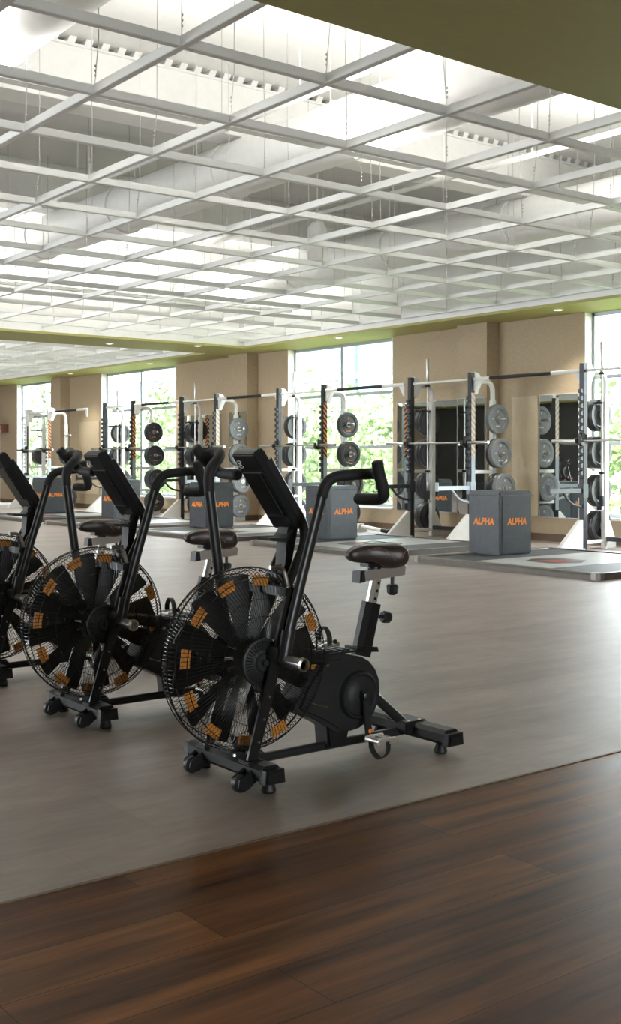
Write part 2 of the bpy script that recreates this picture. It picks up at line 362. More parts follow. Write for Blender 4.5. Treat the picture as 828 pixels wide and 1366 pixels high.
for X in (3.15, 6.7, 11.0):
    bm = B(); lathe(bm, [(0, -6.5), (.24, -6.5), (.24, 6.5), (0, 6.5)], 'y', 32)
    tag(obj('round_duct', bm, 'duct', loc=(X, 26.5, 4.25)), 'round white duct over the far left grid, '+{3.15: 'leftmost', 6.7: 'middle', 11.0: 'nearest the windows'}[X], 'duct', 'round white ducts above the grid')
# sprinkler pipes along Y
for X, z, lab in [(6.22, 4.44, 'thin white ceiling pipe beside the middle duct'), (9.3, 4.43, 'thin white ceiling pipe between the middle duct and the window side duct')]:
    bm = B(); cyl(bm, (X, 4.5, z), (X, 18, z), .03, 12)
    for yy in (6, 8.2, 10.4, 12.6, 15): cyl(bm, (X, yy, z), (X, yy, ZD), .008, 6)
    tag(obj('ceiling_pipe', bm, 'grid'), lab, 'pipe')
# pendant white cylinder that gives no light
t = thing('pendant_cylinder', (8.66, 11.07, 3.62), 'white cylindrical pendant housing hanging above the grid', 'ceiling lamp')
bm = B(); lathe(bm, [(0, 0), (.11, 0), (.12, .01), (.12, .40), (.07, .48), (0, .48)], 'z', 28); obj('housing', bm, 'duct', t)
bm = B(); cyl(bm, (0, 0, .47), (0, 0, ZD-3.62), .008, 8); obj('stem', bm, 'grid', t)
# linear uplights lying above the grid, light thrown on the deck
for i, (x0, y, ln, pw) in enumerate(UPL):
    t = thing('linear_uplight', (x0, y, 3.78), 'slim white linear uplight above the grid, '+['nearest the camera', 'before the olive band', 'just beyond the olive band', 'over the middle of the far grid', 'farthest away'][i], 'ceiling lamp', 'linear uplights')
    bm = B(); prism(bm, [(-.05, 0), (.05, 0), (.065, .05), (-.065, .05)], 'x', -ln/2, ln/2, .003); obj('housing', bm, 'grid', t, 0)
    bm = B(); box(bm, -ln/2+.02, ln/2-.02, -.05, .05, .05, .056); obj('lens', bm, 'lamp', t, 0)
    for xa in (4.9, 9.7):
        bm = B(); cyl(bm, (xa-x0, 0, .05), (xa-x0, 0, ZD-3.78), .003, 5); obj('suspension_wire', bm, 'steel', t)
    area('uplight_beam', (x0, y, 3.85), (PI, 0, 0), ln, .25, pw, (1, .985, .95))
# recessed downlights in the soffit
for (x, y, lab) in [(12.71, 10.73, 'at the upper right over the mirror wall'), (9.92, 18.82, 'in the olive band between the two grids'), (12.65, 22.14, 'over the far left window'), (12.6, 15.5, 'over the middle window'), (12.6, 25.92, 'farthest left by the wall'), (11.42, 18.2, 'left of the middle window')]:
    t = thing('recessed_downlight', (x, y, ZS), 'small round recessed downlight in the olive soffit '+lab, 'downlight', 'downlights in the olive soffit')
    bm = B(); lathe(bm, [(.052, 0), (.075, 0), (.075, -.006), (.055, -.012), (.052, 0)], 'z', 24); obj('trim_ring', bm, 'white_paint', t)
    bm = B(); lathe(bm, [(0, -.004), (.054, -.004), (.054, -.001), (0, -.001)], 'z', 24); obj('lens', bm, 'lamp', t)
    l = bpy.data.lights.new('downlight_beam', 'SPOT'); l.energy = 60; l.spot_size = 1.6; l.spot_blend = .8; l.color = (1, .93, .8); l.shadow_soft_size = .06
    o = bpy.data.objects.new('downlight_beam', l); o.location = (x, y, ZS-.03); COL.objects.link(o)
for x, y in [(0, 1), (4, 1), (8, 1), (0, -3), (4, -3)]:
    l = bpy.data.lights.new('near_downlight_beam', 'SPOT'); l.energy = 25; l.spot_size = 1.7; l.spot_blend = .9; l.color = (1, .9, .75); l.shadow_soft_size = .08
    o = bpy.data.objects.new('near_downlight_beam', l); o.location = (x, y, ZS-.03); COL.objects.link(o)

# ================================================================== WALL THINGS
def mirror(y0, y1, x, label, z0=.36, z1=2.17, cat='mirror'):
    t = thing('wall_mirror', (x, (y0+y1)/2, z0), label, cat, 'mirrors on the window wall'); h = (y1-y0)/2
    bm = B(); box(bm, -.012, 0, -h, h, 0, z1-z0, .002); obj('mirror_glass', bm, 'mirror', t, 0)
    bm = B(); box(bm, -.016, 0, -h-.012, -h, -.01, z1-z0+.01); box(bm, -.016, 0, h, h+.012, -.01, z1-z0+.01); box(bm, -.016, 0, -h, h, -.012, 0); box(bm, -.016, 0, -h, h, z1-z0, z1-z0+.012); obj('edge_trim', bm, 'steel', t, 0)
mirror(10.80, 11.53, XW, 'tall wall mirror between the large window and the pale panel at right')
mirror(13.10, 14.70, XW, 'wide wall mirror behind the rack left of the first pilaster')
mirror(12.40, 12.99, 12.99, 'narrow mirror on the front of the first pilaster')
mirror(20.2, 21.85, XW, 'wall mirror left of the second pilaster')
mirror(18.93, 19.5, 12.99, 'narrow mirror on the front of the second pilaster')
for a, b, lab in [(11.56, 12.08, 'pale tan wall panel right of the first pilaster'), (25.65, 26.7, 'pale tan wall panel left of the far window'), ]:
    bm = B(); box(bm, -.02, 0, -(b-a)/2, (b-a)/2, 0, 1.81, .004); tag(obj('wall_panel', bm, 'panel', smooth=0, loc=(XW, (a+b)/2, .36)), lab, 'wall panel', 'pale wall panels')
bm = B(); prism(bm, [(0, 0), (-.35, 0), (-.35, .10), (-.30, .12), (-.30, .22), (0, .22)], 'y', -.7, .7, .004)
tag(obj('wooden_valance', bm, 'redwood', smooth=0, loc=(XW, 31.9, 2.0)), 'dark red brown wooden valance on the wall at the far left edge', 'valance')

# ================================================================== GYM BOXES AND PLATFORMS
def make_platform():
    t = thing('lifting_platform', (0, 0, 0), '', 'platform', 'lifting platforms'); wx, wy = 2.40, 2.68
    # origin: near left corner seen from the room (min x, max y)
    bm = B(); box(bm, .09, wx-.09, -wy+.09, -1.90, 0, .058, .003); obj('rubber_tile', bm, 'matrubber', t, 0)
    bm = B(); box(bm, .09, wx-.09, -.78, -.09, 0, .058, .003); obj('rubber_tile', bm, 'matrubber', t, 0)
    bm = B(); box(bm, .09, wx-.09, -1.90, -.78, 0, .057, .002); obj('centre_board', bm, 'lane', t, 0)
    def kerb(p0, p1):
        bm = B(); sweep(bm, [p0, p1], 1, sec=[(-.034, -.05), (.012, -.05), (.030, -.035), (.036, -.012), (.036, .05), (-.034, .05)], up=(0, 0, 1)); obj('kerb', bm, 'curb', t, 30)
    z = .034
    kerb((.05, -wy+.02, z), (.05, -.02, z)); kerb((.02, -wy+.05, z), (wx-.02, -wy+.05, z)); kerb((wx-.05, -.02, z), (wx-.05, -wy+.02, z)); kerb((wx-.02, -.05, z), (.02, -.05, z))
    for cx_, cy_ in ((.05, -.05), (.05, -wy+.05), (wx-.05, -.05), (wx-.05, -wy+.05)):
        bm = B(); prism(bm, [(cx_-.065, cy_-.03), (cx_-.03, cy_-.065), (cx_+.03, cy_-.065), (cx_+.065, cy_-.03), (cx_+.065, cy_+.03), (cx_+.03, cy_+.065), (cx_-.03, cy_+.065), (cx_-.065, cy_+.03)], 'z', .0, .074, .008)
        for a, b in ((-.03, -.0), (0, -.03), (.03, 0), (0, .03)): lathe(bm, [(0, .004), (.008, .003), (.009, 0)], 'z', 8, (cx_+a, cy_+b, .074))
        obj('corner_cap', bm, 'capmetal', t, 30)
    bm = B(); cxx, cyy = .95, -1.34
    prism(bm, [(cxx+.36*math.cos(a)*1.0, cyy+.36*math.sin(a)) for a in [PI/6+k*PI/3 for k in range(6)]], 'z', .057, .0585); lg = obj('emblem', bm, 'rubber', t, 0)
    bm = B()
    for poly in ([(-.16, -.14), (-.06, -.14), (.10, .14), (.0, .14)], [(.0, -.14), (.12, -.14), (.16, .14), (.10, .14)]):
        prism(bm, [(cxx+v, cyy-u) for u, v in poly], 'z', .0585, .0595)
    obj('emblem_mark', bm, 'red', lg, 0)
    return t
plat0 = make_platform(); ORD = ['rightmost', 'second from the right', 'third from the right', 'second from the left', 'leftmost']
for k in range(5):
    lab = 'low lifting platform with rubber kerb and pale centre board, '+ORD[k]
    if k == 0: plat0['label'] = lab; plat0.location = (9.25, 9.98, 0)
    else: dup(plat0, (9.25, 9.98+3.38*k, 0), lab)
def make_box():
    t = thing('plyometric_box', (0, 0, 0), '', 'exercise box', 'padded boxes on the platforms'); sx, sy, sz = .57, .53, .77
    bm = B(); box(bm, 0, sx, 0, sy, 0, sz, .018); obj('padded_body', bm, 'box', t, 40)
    bm = B()   # welts round the lid and down the corner
    sweep(bm, [(-.002, -.002, sz-.055), (sx+.002, -.002, sz-.055), (sx+.002, sy+.002, sz-.055), (-.002, sy+.002, sz-.055)], .006, 6, closed=True)
    sweep(bm, [(.003, .003, .01), (.003, .003, sz-.05)], .010, 8); sweep(bm, [(.045, -.001, .01), (.045, -.001, sz-.05)], .005, 6)
    obj('piping', bm, 'box', t)
    me = text_mesh('ALPHA', .35, .0015, .05, .12); me.transform(Matrix.Diagonal((1, 1.0, 1, 1)))
    m1 = me.copy(); m1.transform(Matrix.Translation((sx*.52, -.0005, .40)) @ Matrix.Rotation(PI/2, 4, 'X')); obj('lettering', m1, 'print', t, 0)
    m2 = me.copy(); m2.transform(Matrix.Translation((-.0005, sy*.50, .40)) @ Matrix.Rotation(-PI/2, 4, 'Z') @ Matrix.Rotation(PI/2, 4, 'X')); obj('lettering', m2, 'print', t, 0)
    return t
box0 = make_box()
for k, (x, y) in enumerate([(10.20, 9.50), (10.28, 12.90), (10.37, 16.28), (10.45, 19.64), (10.53, 23.0)]):
    lab = 'charcoal padded jump box, '+['largest, standing in front of the right racks', 'behind the nearest bike handle', 'left of the nearest bike console, in front of pale plates', 'behind the console of the second bike', 'farthest left, behind the third bike'][k]
    if k == 0: box0['label'] = lab; box0.location = (x, y, .06)
    else: dup(box0, (x, y, .06), lab)

# ================================================================== RACKS
RHW = .655; LINK = []
def make_rack(link=True, upm='charcoal'):
    t = thing('squat_rack', (0, 0, 0), '', 'squat rack', 'squat racks along the windows')
    for s in (-1, 1):
        y = s*RHW
        bm = B(); box(bm, -.04, .04, y-.038, y+.038, .0, 2.50, .004)
        # toothed catch strip on the front face
        poly = [(-.04, .95), (-.04, 2.15)]; z = 2.15
        while z > .96: poly += [(-.078, z), (-.078, z-.045), (-.044, z-.055), (-.044, z-.080)]; z -= .10
        poly = [(-.04, 2.15)]+poly[2:]+[(-.04, z)]
        prism(bm, poly, 'y', y-.03, y+.03)
        up = obj('upright', bm, upm, t, 0)
        bm = B(); box(bm, -.016, .016, y-.0392, y-.038, .30, 2.08 if s > 0 else 1.2)   # perforated strip
        for k in range(18): lathe(bm, [(0, -.0015), (.011, -.001), (.012, 0)], 'y', 8, (0, y-.0385, .35+.10*k)) if not (s < 0 and k > 8) else None
        obj('pin_holes', bm, 'black', up)
        if s < 0:
            bm = B(); box(bm, -.0385, .0385, y-.0415, y-.0385, 1.25, 2.20); obj('striped_band', bm, 'stripe', t, 0)
            bm = B(); box(bm, -.0385, .0385, y-.0415, y-.0385, .42, 1.25); obj('face_plate', bm, 'frame', t, 0)
        bm = B(); prism(bm, [(.03, 2.51), (.12, 2.49), (.20, 2.40), (.17, 2.33), (.09, 2.18), (.03, 2.18)], 'y', y-.045, y+.045, .004); obj('top_gusset', bm, 'white_metal', t, 0)
        bm = B(); sweep(bm, fillet([(.1, y, 2.38), (.455, y, 2.38), (.455, y, 2.05)], .20, 8), .036, 14); obj('curved_top_tube', bm, 'white_metal', t)
        bm = B(); box(bm, .415, .495, y-.038, y+.038, .0, 2.10, .006); obj('rear_upright', bm, 'white_metal', t, 0)
        bm = B(); prism(bm, [(-.04, .40), (-.04, .02), (-.50, .02), (-.50, .05), (-.09, .40)], 'y', y-.032, y+.032, .004); box(bm, -.52, -.02, y-.05, y+.05, .0, .022, .003); obj('front_foot', bm, 'white_metal', t, 0)
        bm = B(); prism(bm, [(.495, .38), (.495, .0), (.66, .0), (.66, .10), (.53, .38)], 'y', y-.028, y+.028, .004); obj('rear_foot', bm, 'white_metal', t, 0)
        for z in (.10, .55, 1.03):
            bm = B(); box(bm, .04, .415, y-.02, y+.02, z-.025, z+.025, .004); obj('side_rail', bm, 'white_metal', t, 0)
        # spotter arm with curved brace
        bm = B(); box(bm, -.70, -.045, y-.028, y+.028, .765, .825, .005); box(bm, -.71, -.695, y-.034, y+.034, .75, .88, .003); box(bm, -.06, .05, y-.047, y+.047, .70, .88, .004)
        sweep(bm, fillet([(-.05, y, .58), (-.26, y, .62), (-.40, y, .765)], .12, 6), .02, 10); obj('spotter_arm', bm, 'frame' if s < 0 else 'charcoal', t, 30)
        bm = B(); prism(bm, [(-.155, 1.50), (-.155, 1.42), (-.125, 1.39), (-.04, 1.39), (-.04, 1.56), (-.07, 1.56), (-.08, 1.445), (-.135, 1.445), (-.14, 1.50)], 'y', y-.03-s*.06, y+.03-s*.06, .003); box(bm, -.07, -.03, min(y-s*.09, y), max(y-s*.09, y), 1.42, 1.54); obj('bar_hook', bm, 'black', t, 0)
        for z in (.30, .79, 1.31, 1.82):
            bm = B(); ya = y+s*.036; lathe(bm, [(0, 0), (.045, 0), (.045, s*.012), (.024, s*.014), (.024, s*.225), (.02, s*.235), (0, s*.235)], 'y', 18, (.455, ya, z)); obj('plate_peg', bm, 'steel', t)
    for z, x in ((.13, .455),):
        bm = B(); box(bm, x-.03, x+.03, -RHW+.038, RHW-.038, z-.03, z+.03, .004); obj('cross_member', bm, 'charcoal', t, 0)
    bm = B(); cyl(bm, (0.02, -RHW+.03, 2.40), (0.02, RHW-.03, 2.40), .018, 14); obj('cross_bar', bm, 'white_metal', t)
    bm = B(); cyl(bm, (.27, RHW-.09, .58), (.27, RHW-.09, .72), .036, 14); box(bm, .26, .28, RHW-.09, RHW, .53, .58); obj('bar_holder', bm, 'charcoal', t, 30)
    bm = B(); box(bm, .255, .285, RHW-.11, RHW+.02, 1.96, 1.99); box(bm, .1, .42, RHW-.0, RHW+.02, 1.955, 1.995); obj('bar_clip', bm, 'charcoal', t, 0)
    if link:
        y0 = -RHW-.038; y1 = y0-1.995
        bm = B(); cyl(bm, (.02, y0, 2.40), (.02, y0-.32, 2.40), .028, 14); cyl(bm, (.02, y1, 2.40), (.02, y1+.52, 2.40), .028, 14); cyl(bm, (.02, y0-.3, 2.40), (.02, y1+.5, 2.40), .02, 14)
        prism(bm, [(y0, 2.40), (y0-.14, 2.40), (y0-.03, 2.22), (y0, 2.22)], 'x', .01, .03); prism(bm, [(y1, 2.40), (y1+.14, 2.40), (y1+.03, 2.22), (y1, 2.22)], 'x', .01, .03)
        lk = thing('pull_up_bar', (0, 0, 0), '', 'pull-up bar', 'pull-up bars between racks'); obj('bar', bm, 'white_metal', lk)
        bm = B(); cyl(bm, (.02, y0-.32, 2.40), (.02, y1+.52, 2.40), .026, 14); obj('grip', bm, 'foam', lk); t['_'] = 0; LINK.append(lk)
    return t
RX = 12.30
rackY = [9.295, 12.68, 16.19, 19.565, 22.90]
RN = ['at the right edge', 'before the first pilaster', 'before the middle window', 'just left of the middle window', 'before the far left window']
r0 = make_rack(True); r0['label'] = 'half rack with striped upright, '+RN[1]; r0.location = (RX, rackY[1], 0)
for k in (2, 3, 4): dup(r0, (RX, rackY[k], 0), 'half rack with striped upright, '+RN[k])
r5 = make_rack(False); r5['label'] = 'half rack with only its left side in view at the right edge'; r5.location = (RX, rackY[0], 0)
r6 = make_rack(False, 'white_metal'); r6['label'] = 'half rack with white uprights, farthest left behind the bikes'; r6.location = (RX+.0, 27.15, 0)
rackY.append(27.15); RN.append('farthest left')

def override(root, name, key):
    for ch in root.children:
        if ch.name.split('.')[0] == name: ch.material_slots[0].link = 'OBJECT'; ch.material_slots[0].material = M[key]
RK = {1: r0}
for o in COL.objects:
    if o.name.startswith('squat_rack') and o is not r0 and abs(o.location.y-rackY[3]) < .01: RK[3] = o
override(RK[1], 'striped_band', 'stripe_glare'); override(RK[3], 'striped_band', 'stripe_glare')
lk = LINK[0]; lk['label'] = 'white pull-up bar with black grip, right of the rack in front of the first pilaster'; lk.location = (RX, rackY[1], 0)
for k in (2, 3, 4, 5): dup(lk, (RX, rackY[k], 0), 'white pull-up bar with black grip, right of the rack '+RN[k])
for q in [r0]+[o for o in COL.objects if o.name.startswith('squat_rack')]:
    if '_' in q: del q['_']

# barbells
def make_barbell():
    t = thing('barbell', (0, 0, 0), '', 'barbell', 'barbells on the racks')
    bm = B(); cyl(bm, (0, -.67, 0), (0, .67, 0), .014, 12); obj('shaft', bm, 'steel', t)
    for s in (-1, 1):
        bm = B(); lathe(bm, [(0, s*.68), (.02, s*.68), (.025, s*.69), (.025, s*1.09), (.022, s*1.10), (0, s*1.10)], 'y', 16); obj('sleeve', bm, 'steel', t)
        bm = B(); lathe(bm, [(0, s*.655), (.036, s*.655), (.040, s*.66), (.040, s*.675), (.036, s*.685), (0, s*.685)], 'y', 20); obj('collar', bm, 'black', t)
    return t
bb = make_barbell(); first = True
for k, y in enumerate(rackY):
    lab = 'steel barbell resting across the hooks of the rack '+RN[k]
    if k == 0: bb['label'] = lab; bb.location = (RX-.107, y, 1.461)
    else: dup(bb, (RX-.107, y, 1.461), lab)
for k, y in enumerate(rackY[:5]):
    v = dup(bb, (RX+.27, y+RHW-.09, 1.70), 'steel barbell standing upright in the holder of the rack '+RN[k], 'barbells stored upright'); v.rotation_euler = (PI/2, 0, 0)

# plates
def plate(th, name='weight_plate', lettered=True):
    t = thing(name, (0, 0, 0), '', 'weight plate', 'bumper plates on the racks'); h = th/2
    bm = B(); R = .222
    lathe(bm, [(.026, -h*.8), (.055, -h*.8), (.06, -h*.55), (.15, -h*.55), (.165, -h*.95), (R-.008, -h), (R, -h+.008), (R, h-.008), (R-.008, h), (.165, h*.95), (.15, h*.55), (.06, h*.55), (.055, h*.8), (.026, h*.8), (.026, -h*.8)], 'y', 48)
    obj('rubber_disc', bm, 'rubber', t, 30)
    bm = B(); lathe(bm, [(.0262, -h*.82), (.046, -h*.82), (.046, -h*.78)], 'y', 24); lathe(bm, [(.0262, h*.82), (.046, h*.82), (.046, h*.78)], 'y', 24); obj('hub_ring', bm, 'steel', t)
    if lettered:
        me = text_mesh('ALPHA', .105, .0004, .03, .1); me.transform(Matrix.Translation((0, -h*.56, -.108)) @ Matrix.Rotation(PI/2, 4, 'X')); obj('lettering', me, 'print', t, 0)
        me = text_mesh('6', .026, .0004, .02); me.transform(Matrix.Translation((0, -h*.56, .115)) @ Matrix.Rotation(PI/2, 4, 'X')); obj('number', me, 'print', t, 0)
        bm = B(); box(bm, -.125, -.095, -h*.57, -h*.55, -.004, .004); obj('side_mark', bm, 'print', t, 0)
        bm = B(); box(bm, .095, .125, -h*.57, -h*.55, -.004, .004); obj('side_mark', bm, 'print', t, 0)
    return t
P1 = plate(.075); P2 = plate(.05, lettered=False); P3 = plate(.075, lettered=False)
used = set(); LV = ['bottom', 'third', 'second', 'top']; PZ = (.30, .79, 1.31, 1.82)
pr = random.Random(5)
for k, ry in enumerate(rackY):
    for s in (-1, 1):
        if k == 0 and s < 0: continue
        for lv in range(4):
            n = [2, 3, 2, 1][lv] if s < 0 else [2, 2, 3, 2][lv]
            off = .052; stack = []
            for q in range(n):
                outer = q == n-1
                src = P1 if (outer and s < 0) else (P2 if q == 0 and n > 1 else P3)
                th = .05 if src is P2 else .075
                if k == 5 and lv in (1, 3): continue
                y = ry+s*(RHW+.036+off-.036+.0+th/2); off += th+.006
                pos = 'outermost' if outer else ('innermost' if q == 0 else 'middle')
                lab = 'bumper plate, %s %s peg, %s side, rack %s' % (pos+' on' if n > 1 else 'alone on', LV[lv], 'right' if s < 0 else 'left', RN[k])
                z = PZ[lv]-.0022
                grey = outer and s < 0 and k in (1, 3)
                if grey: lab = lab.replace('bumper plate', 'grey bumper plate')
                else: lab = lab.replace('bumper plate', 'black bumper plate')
                if src not in used: used.add(src); src.location = (RX+.455, y, z); src['label'] = lab; pl = src
                else: pl = dup(src, (RX+.455, y, z), lab)
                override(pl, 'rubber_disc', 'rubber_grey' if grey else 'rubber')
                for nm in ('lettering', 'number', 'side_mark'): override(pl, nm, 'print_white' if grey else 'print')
for P in (P1, P2, P3):
    if P not in used: print('unused plate')

# white tube with a black end on the floor under the middle window
t = thing('floor_pivot_tube', (12.45, 14.45, 0), 'white steel tube with a black end lying on the floor below the middle window', 'exercise tube')
bm = B(); prism(bm, [(-.12, 0), (.12, 0), (.05, .14), (-.05, .14)], 'y', .25, .33, .004); obj('bracket', bm, 'white_metal', t, 0)
bm = B(); cyl(bm, (0, .30, .10), (0, -.25, .05), .03, 12); obj('tube', bm, 'white_metal', t)
bm = B(); cyl(bm, (0, -.25, .05), (0, -.42, .036), .034, 12); obj('end_grip', bm, 'foam', t)

# cable machine at the far left
t = thing('cable_machine', (12.2, 29.9, 0), 'tall white cable machine with a dark weight stack at the left edge', 'cable machine')
for s in (-1, 1):
    bm = B(); box(bm, -.05, .05, s*.45-.04, s*.45+.04, 0, 2.15, .006); obj('column', bm, 'white_metal', t, 0)
    bm = B(); box(bm, -.45, .45, s*.45-.04, s*.45+.04, 0, .06, .006); obj('foot', bm, 'white_metal', t, 0)
bm = B(); box(bm, -.05, .05, -.45, .45, 2.07, 2.15, .006); obj('top_beam', bm, 'white_metal', t, 0)
bm = B()
for k in range(14): box(bm, -.08, .08, -.14, .14, .08+.055*k, .13+.055*k, .003)
obj('weight_stack', bm, 'black', t, 0)
bm = B(); cyl(bm, (0, -.1, .06), (0, -.1, 2.08), .012, 10); cyl(bm, (0, .1, .06), (0, .1, 2.08), .012, 10); obj('guide_rod', bm, 'chrome', t)
bm = B(); lathe(bm, [(0, -.02), (.06, -.02), (.05, 0), (.06, .02), (0, .02)], 'y', 20, (-.1, 0, 2.0)); obj('pulley', bm, 'black', t)
bm = B(); prism(bm, [(-.3, 1.55), (-.22, 1.50), (-.05, 1.75), (-.05, 1.85)], 'y', .38, .52, .01); obj('display_panel', bm, 'steel', t, 0)

# ================================================================== AIR BIKES
def make_bike():
    t = thing('air_bike', (0, 0, 0), '', 'exercise bike', 'fan exercise bikes in a row')
    # front stabiliser
    bm = B(); sec = rsec(.085, .062, .25); sweep(bm, [(-.06, -.25, .075), (-.06, .25, .075)], 1, sec=[(b, a) for a, b in sec]); 
    for s in (-1, 1): prism(bm, [(-.105, .045), (-.015, .045), (-.02, .095), (-.10, .095)], 'y', s*.235, s*.285, .008)
    st = obj('front_stabilizer', bm, 'black', t, 30)
    for s in (-1, 1):
        bm = B(); lathe(bm, [(0, -.016), (.026, -.016), (.032, -.010), (.032, .010), (.026, .016), (0, .016)], 'y', 20, (-.135, s*.165, .036)); obj('transport_wheel', bm, 'plastic', st)
        bm = B()
        for q in (-1, 1): prism(bm, [(-.16, .03), (-.14, .01), (-.115, .015), (-.06, .055), (-.06, .10), (-.10, .085), (-.155, .055)], 'y', s*.165+q*.024-.004, s*.165+q*.024+.004, .002)
        obj('wheel_bracket', bm, 'black', st, 0)
        bm = B(); lathe(bm, [(0, 0), (.024, 0), (.028, .008), (.022, .03), (.014, .05), (0, .05)], 'z', 16, (-.045, s*.215, 0)); obj('levelling_foot', bm, 'plastic', st)
    # base tube and rear parts
    bm = B(); cyl(bm, (-.03, 0, .062), (.80, 0, .062), .019, 14); box(bm, -.03, .06, -.05, .05, .05, .105, .01); obj('base_tube', bm, 'gloss_black', t)
    bm = B(); prism(bm, [(.37, .06), (.46, .06), (.49, .16), (.36, .16)], 'y', -.045, .045, .008); obj('lower_bracket', bm, 'black', t, 30)
    bm = B(); sweep(bm, [(.84, -.25, .075), (.84, .25, .075)], 1, sec=[(b, a) for a, b in rsec(.085, .062, .25)])
    for s in (-1, 1): prism(bm, [(.795, .045), (.885, .045), (.88, .095), (.80, .095)], 'y', s*.235, s*.285, .008)
    box(bm, .76, .88, -.07, .07, .06, .112, .008)
    rs = obj('rear_stabilizer', bm, 'black', t, 30)
    for s in (-1, 1):
        bm = B(); lathe(bm, [(0, 0), (.024, 0), (.028, .008), (.022, .03), (.014, .05), (0, .05)], 'z', 16, (.84, s*.19, 0)); obj('levelling_foot', bm, 'plastic', rs)
    bm = B(); cyl(bm, (.58, 0, .28), (.81, 0, .09), .021, 14); obj('rear_brace', bm, 'gloss_black', t)
    bm = B()
    for x_, y_ in ((.79, -.05), (.85, -.05), (.79, .05), (-.03, -.06), (-.09, -.06)): lathe(bm, [(0, .010), (.007, .009), (.009, 0)], 'z', 8, (x_, y_, .105))
    obj('base_bolts', bm, 'steel', t)
    # body shroud
    import math as m_
    arc = [(.475+.150*m_.cos(a), .268+.150*m_.sin(a)) for a in [m_.radians(70-18*k) for k in range(11)]]
    poly = [(.185, .235), (.235, .325), (.305, .405), (.335, .432), (.43, .430)]+arc+[(.40, .118), (.36, .148), (.27, .195)]
    bm = B(); prism(bm, poly, 'y', -.075, .075, .018); sh = obj('body_shroud', bm, 'plastic', t, 40)
    for s in (-1, 1):
        bm = B(); lathe(bm, [(0, s*.092), (.045, s*.092), (.052, s*.088), (.078, s*.088), (.084, s*.094), (.090, s*.094), (.096, s*.084), (.098, s*.070)], 'y', 44, (.495, 0, .262)); obj('crank_cover', bm, 'plastic', sh)
    bm = B(); sweep(bm, [(.255, -.077, .262), (.30, -.0775, .245), (.34, -.077, .233)], .0025, 6); obj('highlight_strip', bm, 'steel', sh)
    bm = B(); lathe(bm, [(0, -.085), (.006, -.084), (.009, -.075)], 'y', 10, (.335, 0, .398)); obj('shroud_screw', bm, 'steel', sh)
    bm = B(); box(bm, .33, .50, -.06, .06, .430, .438, .003)
    for k in range(5): box(bm, .345+.03*k, .360+.03*k, -.045, .045, .436, .444, .002)
    obj('top_vent', bm, 'black', sh, 0)
    # frame beam fork -> shroud
    bm = B(); sweep(bm, [(.06, -.075, .462), (.20, -.075, .450), (.335, -.07, .425)], 1, sec=[(a, b) for a, b in rsec(.055, .035, .3)]); obj('frame_beam', bm, 'black', t, 30)
    bm = B(); sweep(bm, [(.06, .075, .462), (.20, .075, .450), (.335, .07, .425)], 1, sec=[(a, b) for a, b in rsec(.055, .035, .3)]); obj('frame_beam', bm, 'black', t, 30)
    # seat post
    bm = B(); sweep(bm, [(.572, 0, .40), (.630, 0, .612)], 1, sec=rsec(.084, .066, .3), up=(1, 0, 0)); prism(bm, [(.52, .425), (.635, .415), (.63, .436), (.52, .446)], 'y', -.045, .045, .005); obj('post_sleeve', bm, 'black', t, 30)
    bm = B(); sweep(bm, [(.625, 0, .60), (.655, 0, .71)], 1, sec=rsec(.048, .040, .3), up=(1, 0, 0)); sp = obj('seat_post', bm, 'chrome', t, 30)
    bm = B()
    for k in range(3): lathe(bm, [(0, -.0215), (.006, -.0212), (.007, -.02)], 'y', 8, (.633+.010*k, 0, .63+.032*k))
    obj('height_hole', bm, 'black', sp)
    bm = B(); prism(bm, [(.575, .705), (.795, .718), (.800, .754), (.785, .764), (.570, .748)], 'y', -.027, .027, .004); sr = obj('seat_rail', bm, 'chrome', t, 30)
    bm = B(); prism(bm, [(.545, .700), (.577, .703), (.572, .750), (.550, .746)], 'y', -.029, .029, .004); obj('rail_end_cap', bm, 'plastic', sr, 30)
    def knob(p, d, name):
        bm = B(); pv = Vector(p); dv = Vector(d).normalized(); sweep(bm, [pv, pv+dv*.035], .008, 8)
        a = pv+dv*.03; sweep(bm, [a, a+dv*.008, a+dv*.035, a+dv*.045], [.020, .026, .024, .014], 9); obj(name, bm, 'plastic', t, 30)
    knob((.745, 0, .712), (0, 0, -1), 'adjustment_knob'); knob((.655, 0, .555), (1, -.1, -.15), 'adjustment_knob')
    # saddle
    bm = B(); secs = []
    for x_, hw, zt, zb in [(.500, .012, .822, .806), (.510, .026, .836, .795), (.55, .034, .850, .782), (.60, .042, .858, .778), (.65, .056, .858, .782), (.70, .082, .858, .775), (.75, .108, .862, .768), (.79, .118, .862, .768), (.82, .108, .852, .774), (.838, .080, .836, .790), (.845, .045, .822, .802)]:
        ring = []; x_ = .50+(x_-.50)*.77; zb -= .018 if x_ > .63 else 0
        for k in range(20):
            a = 2*PI*k/20; c, s_ = math.cos(a), math.sin(a); ex = .75
            yy = hw*math.copysign(abs(c)**ex, c); zz = (zt+zb)/2+(zt-zb)/2*math.copysign(abs(s_)**ex, s_)
            if s_ > 0: zz -= .006*max(0, 1-abs(c)*2.2)
            ring.append(bm.verts.new((x_, yy, zz)))
        secs.append(ring)
    for a, b in zip(secs, secs[1:]):
        for k in range(20): bm.faces.new((a[k], a[(k+1) % 20], b[(k+1) % 20], b[k]))
    bm.faces.new(secs[0]); bm.faces.new(secs[-1][::-1])
    for f in bm.faces: f.smooth = True
    me = bpy.data.meshes.new('saddle'); bmesh.ops.recalc_face_normals(bm, faces=bm.faces); bm.to_mesh(me); bm.free()
    sd = obj('saddle', me, 'leather', t, 60); ms = sd.modifiers.new('smooth', 'SUBSURF'); ms.levels = ms.render_levels = 1
    bm = B()
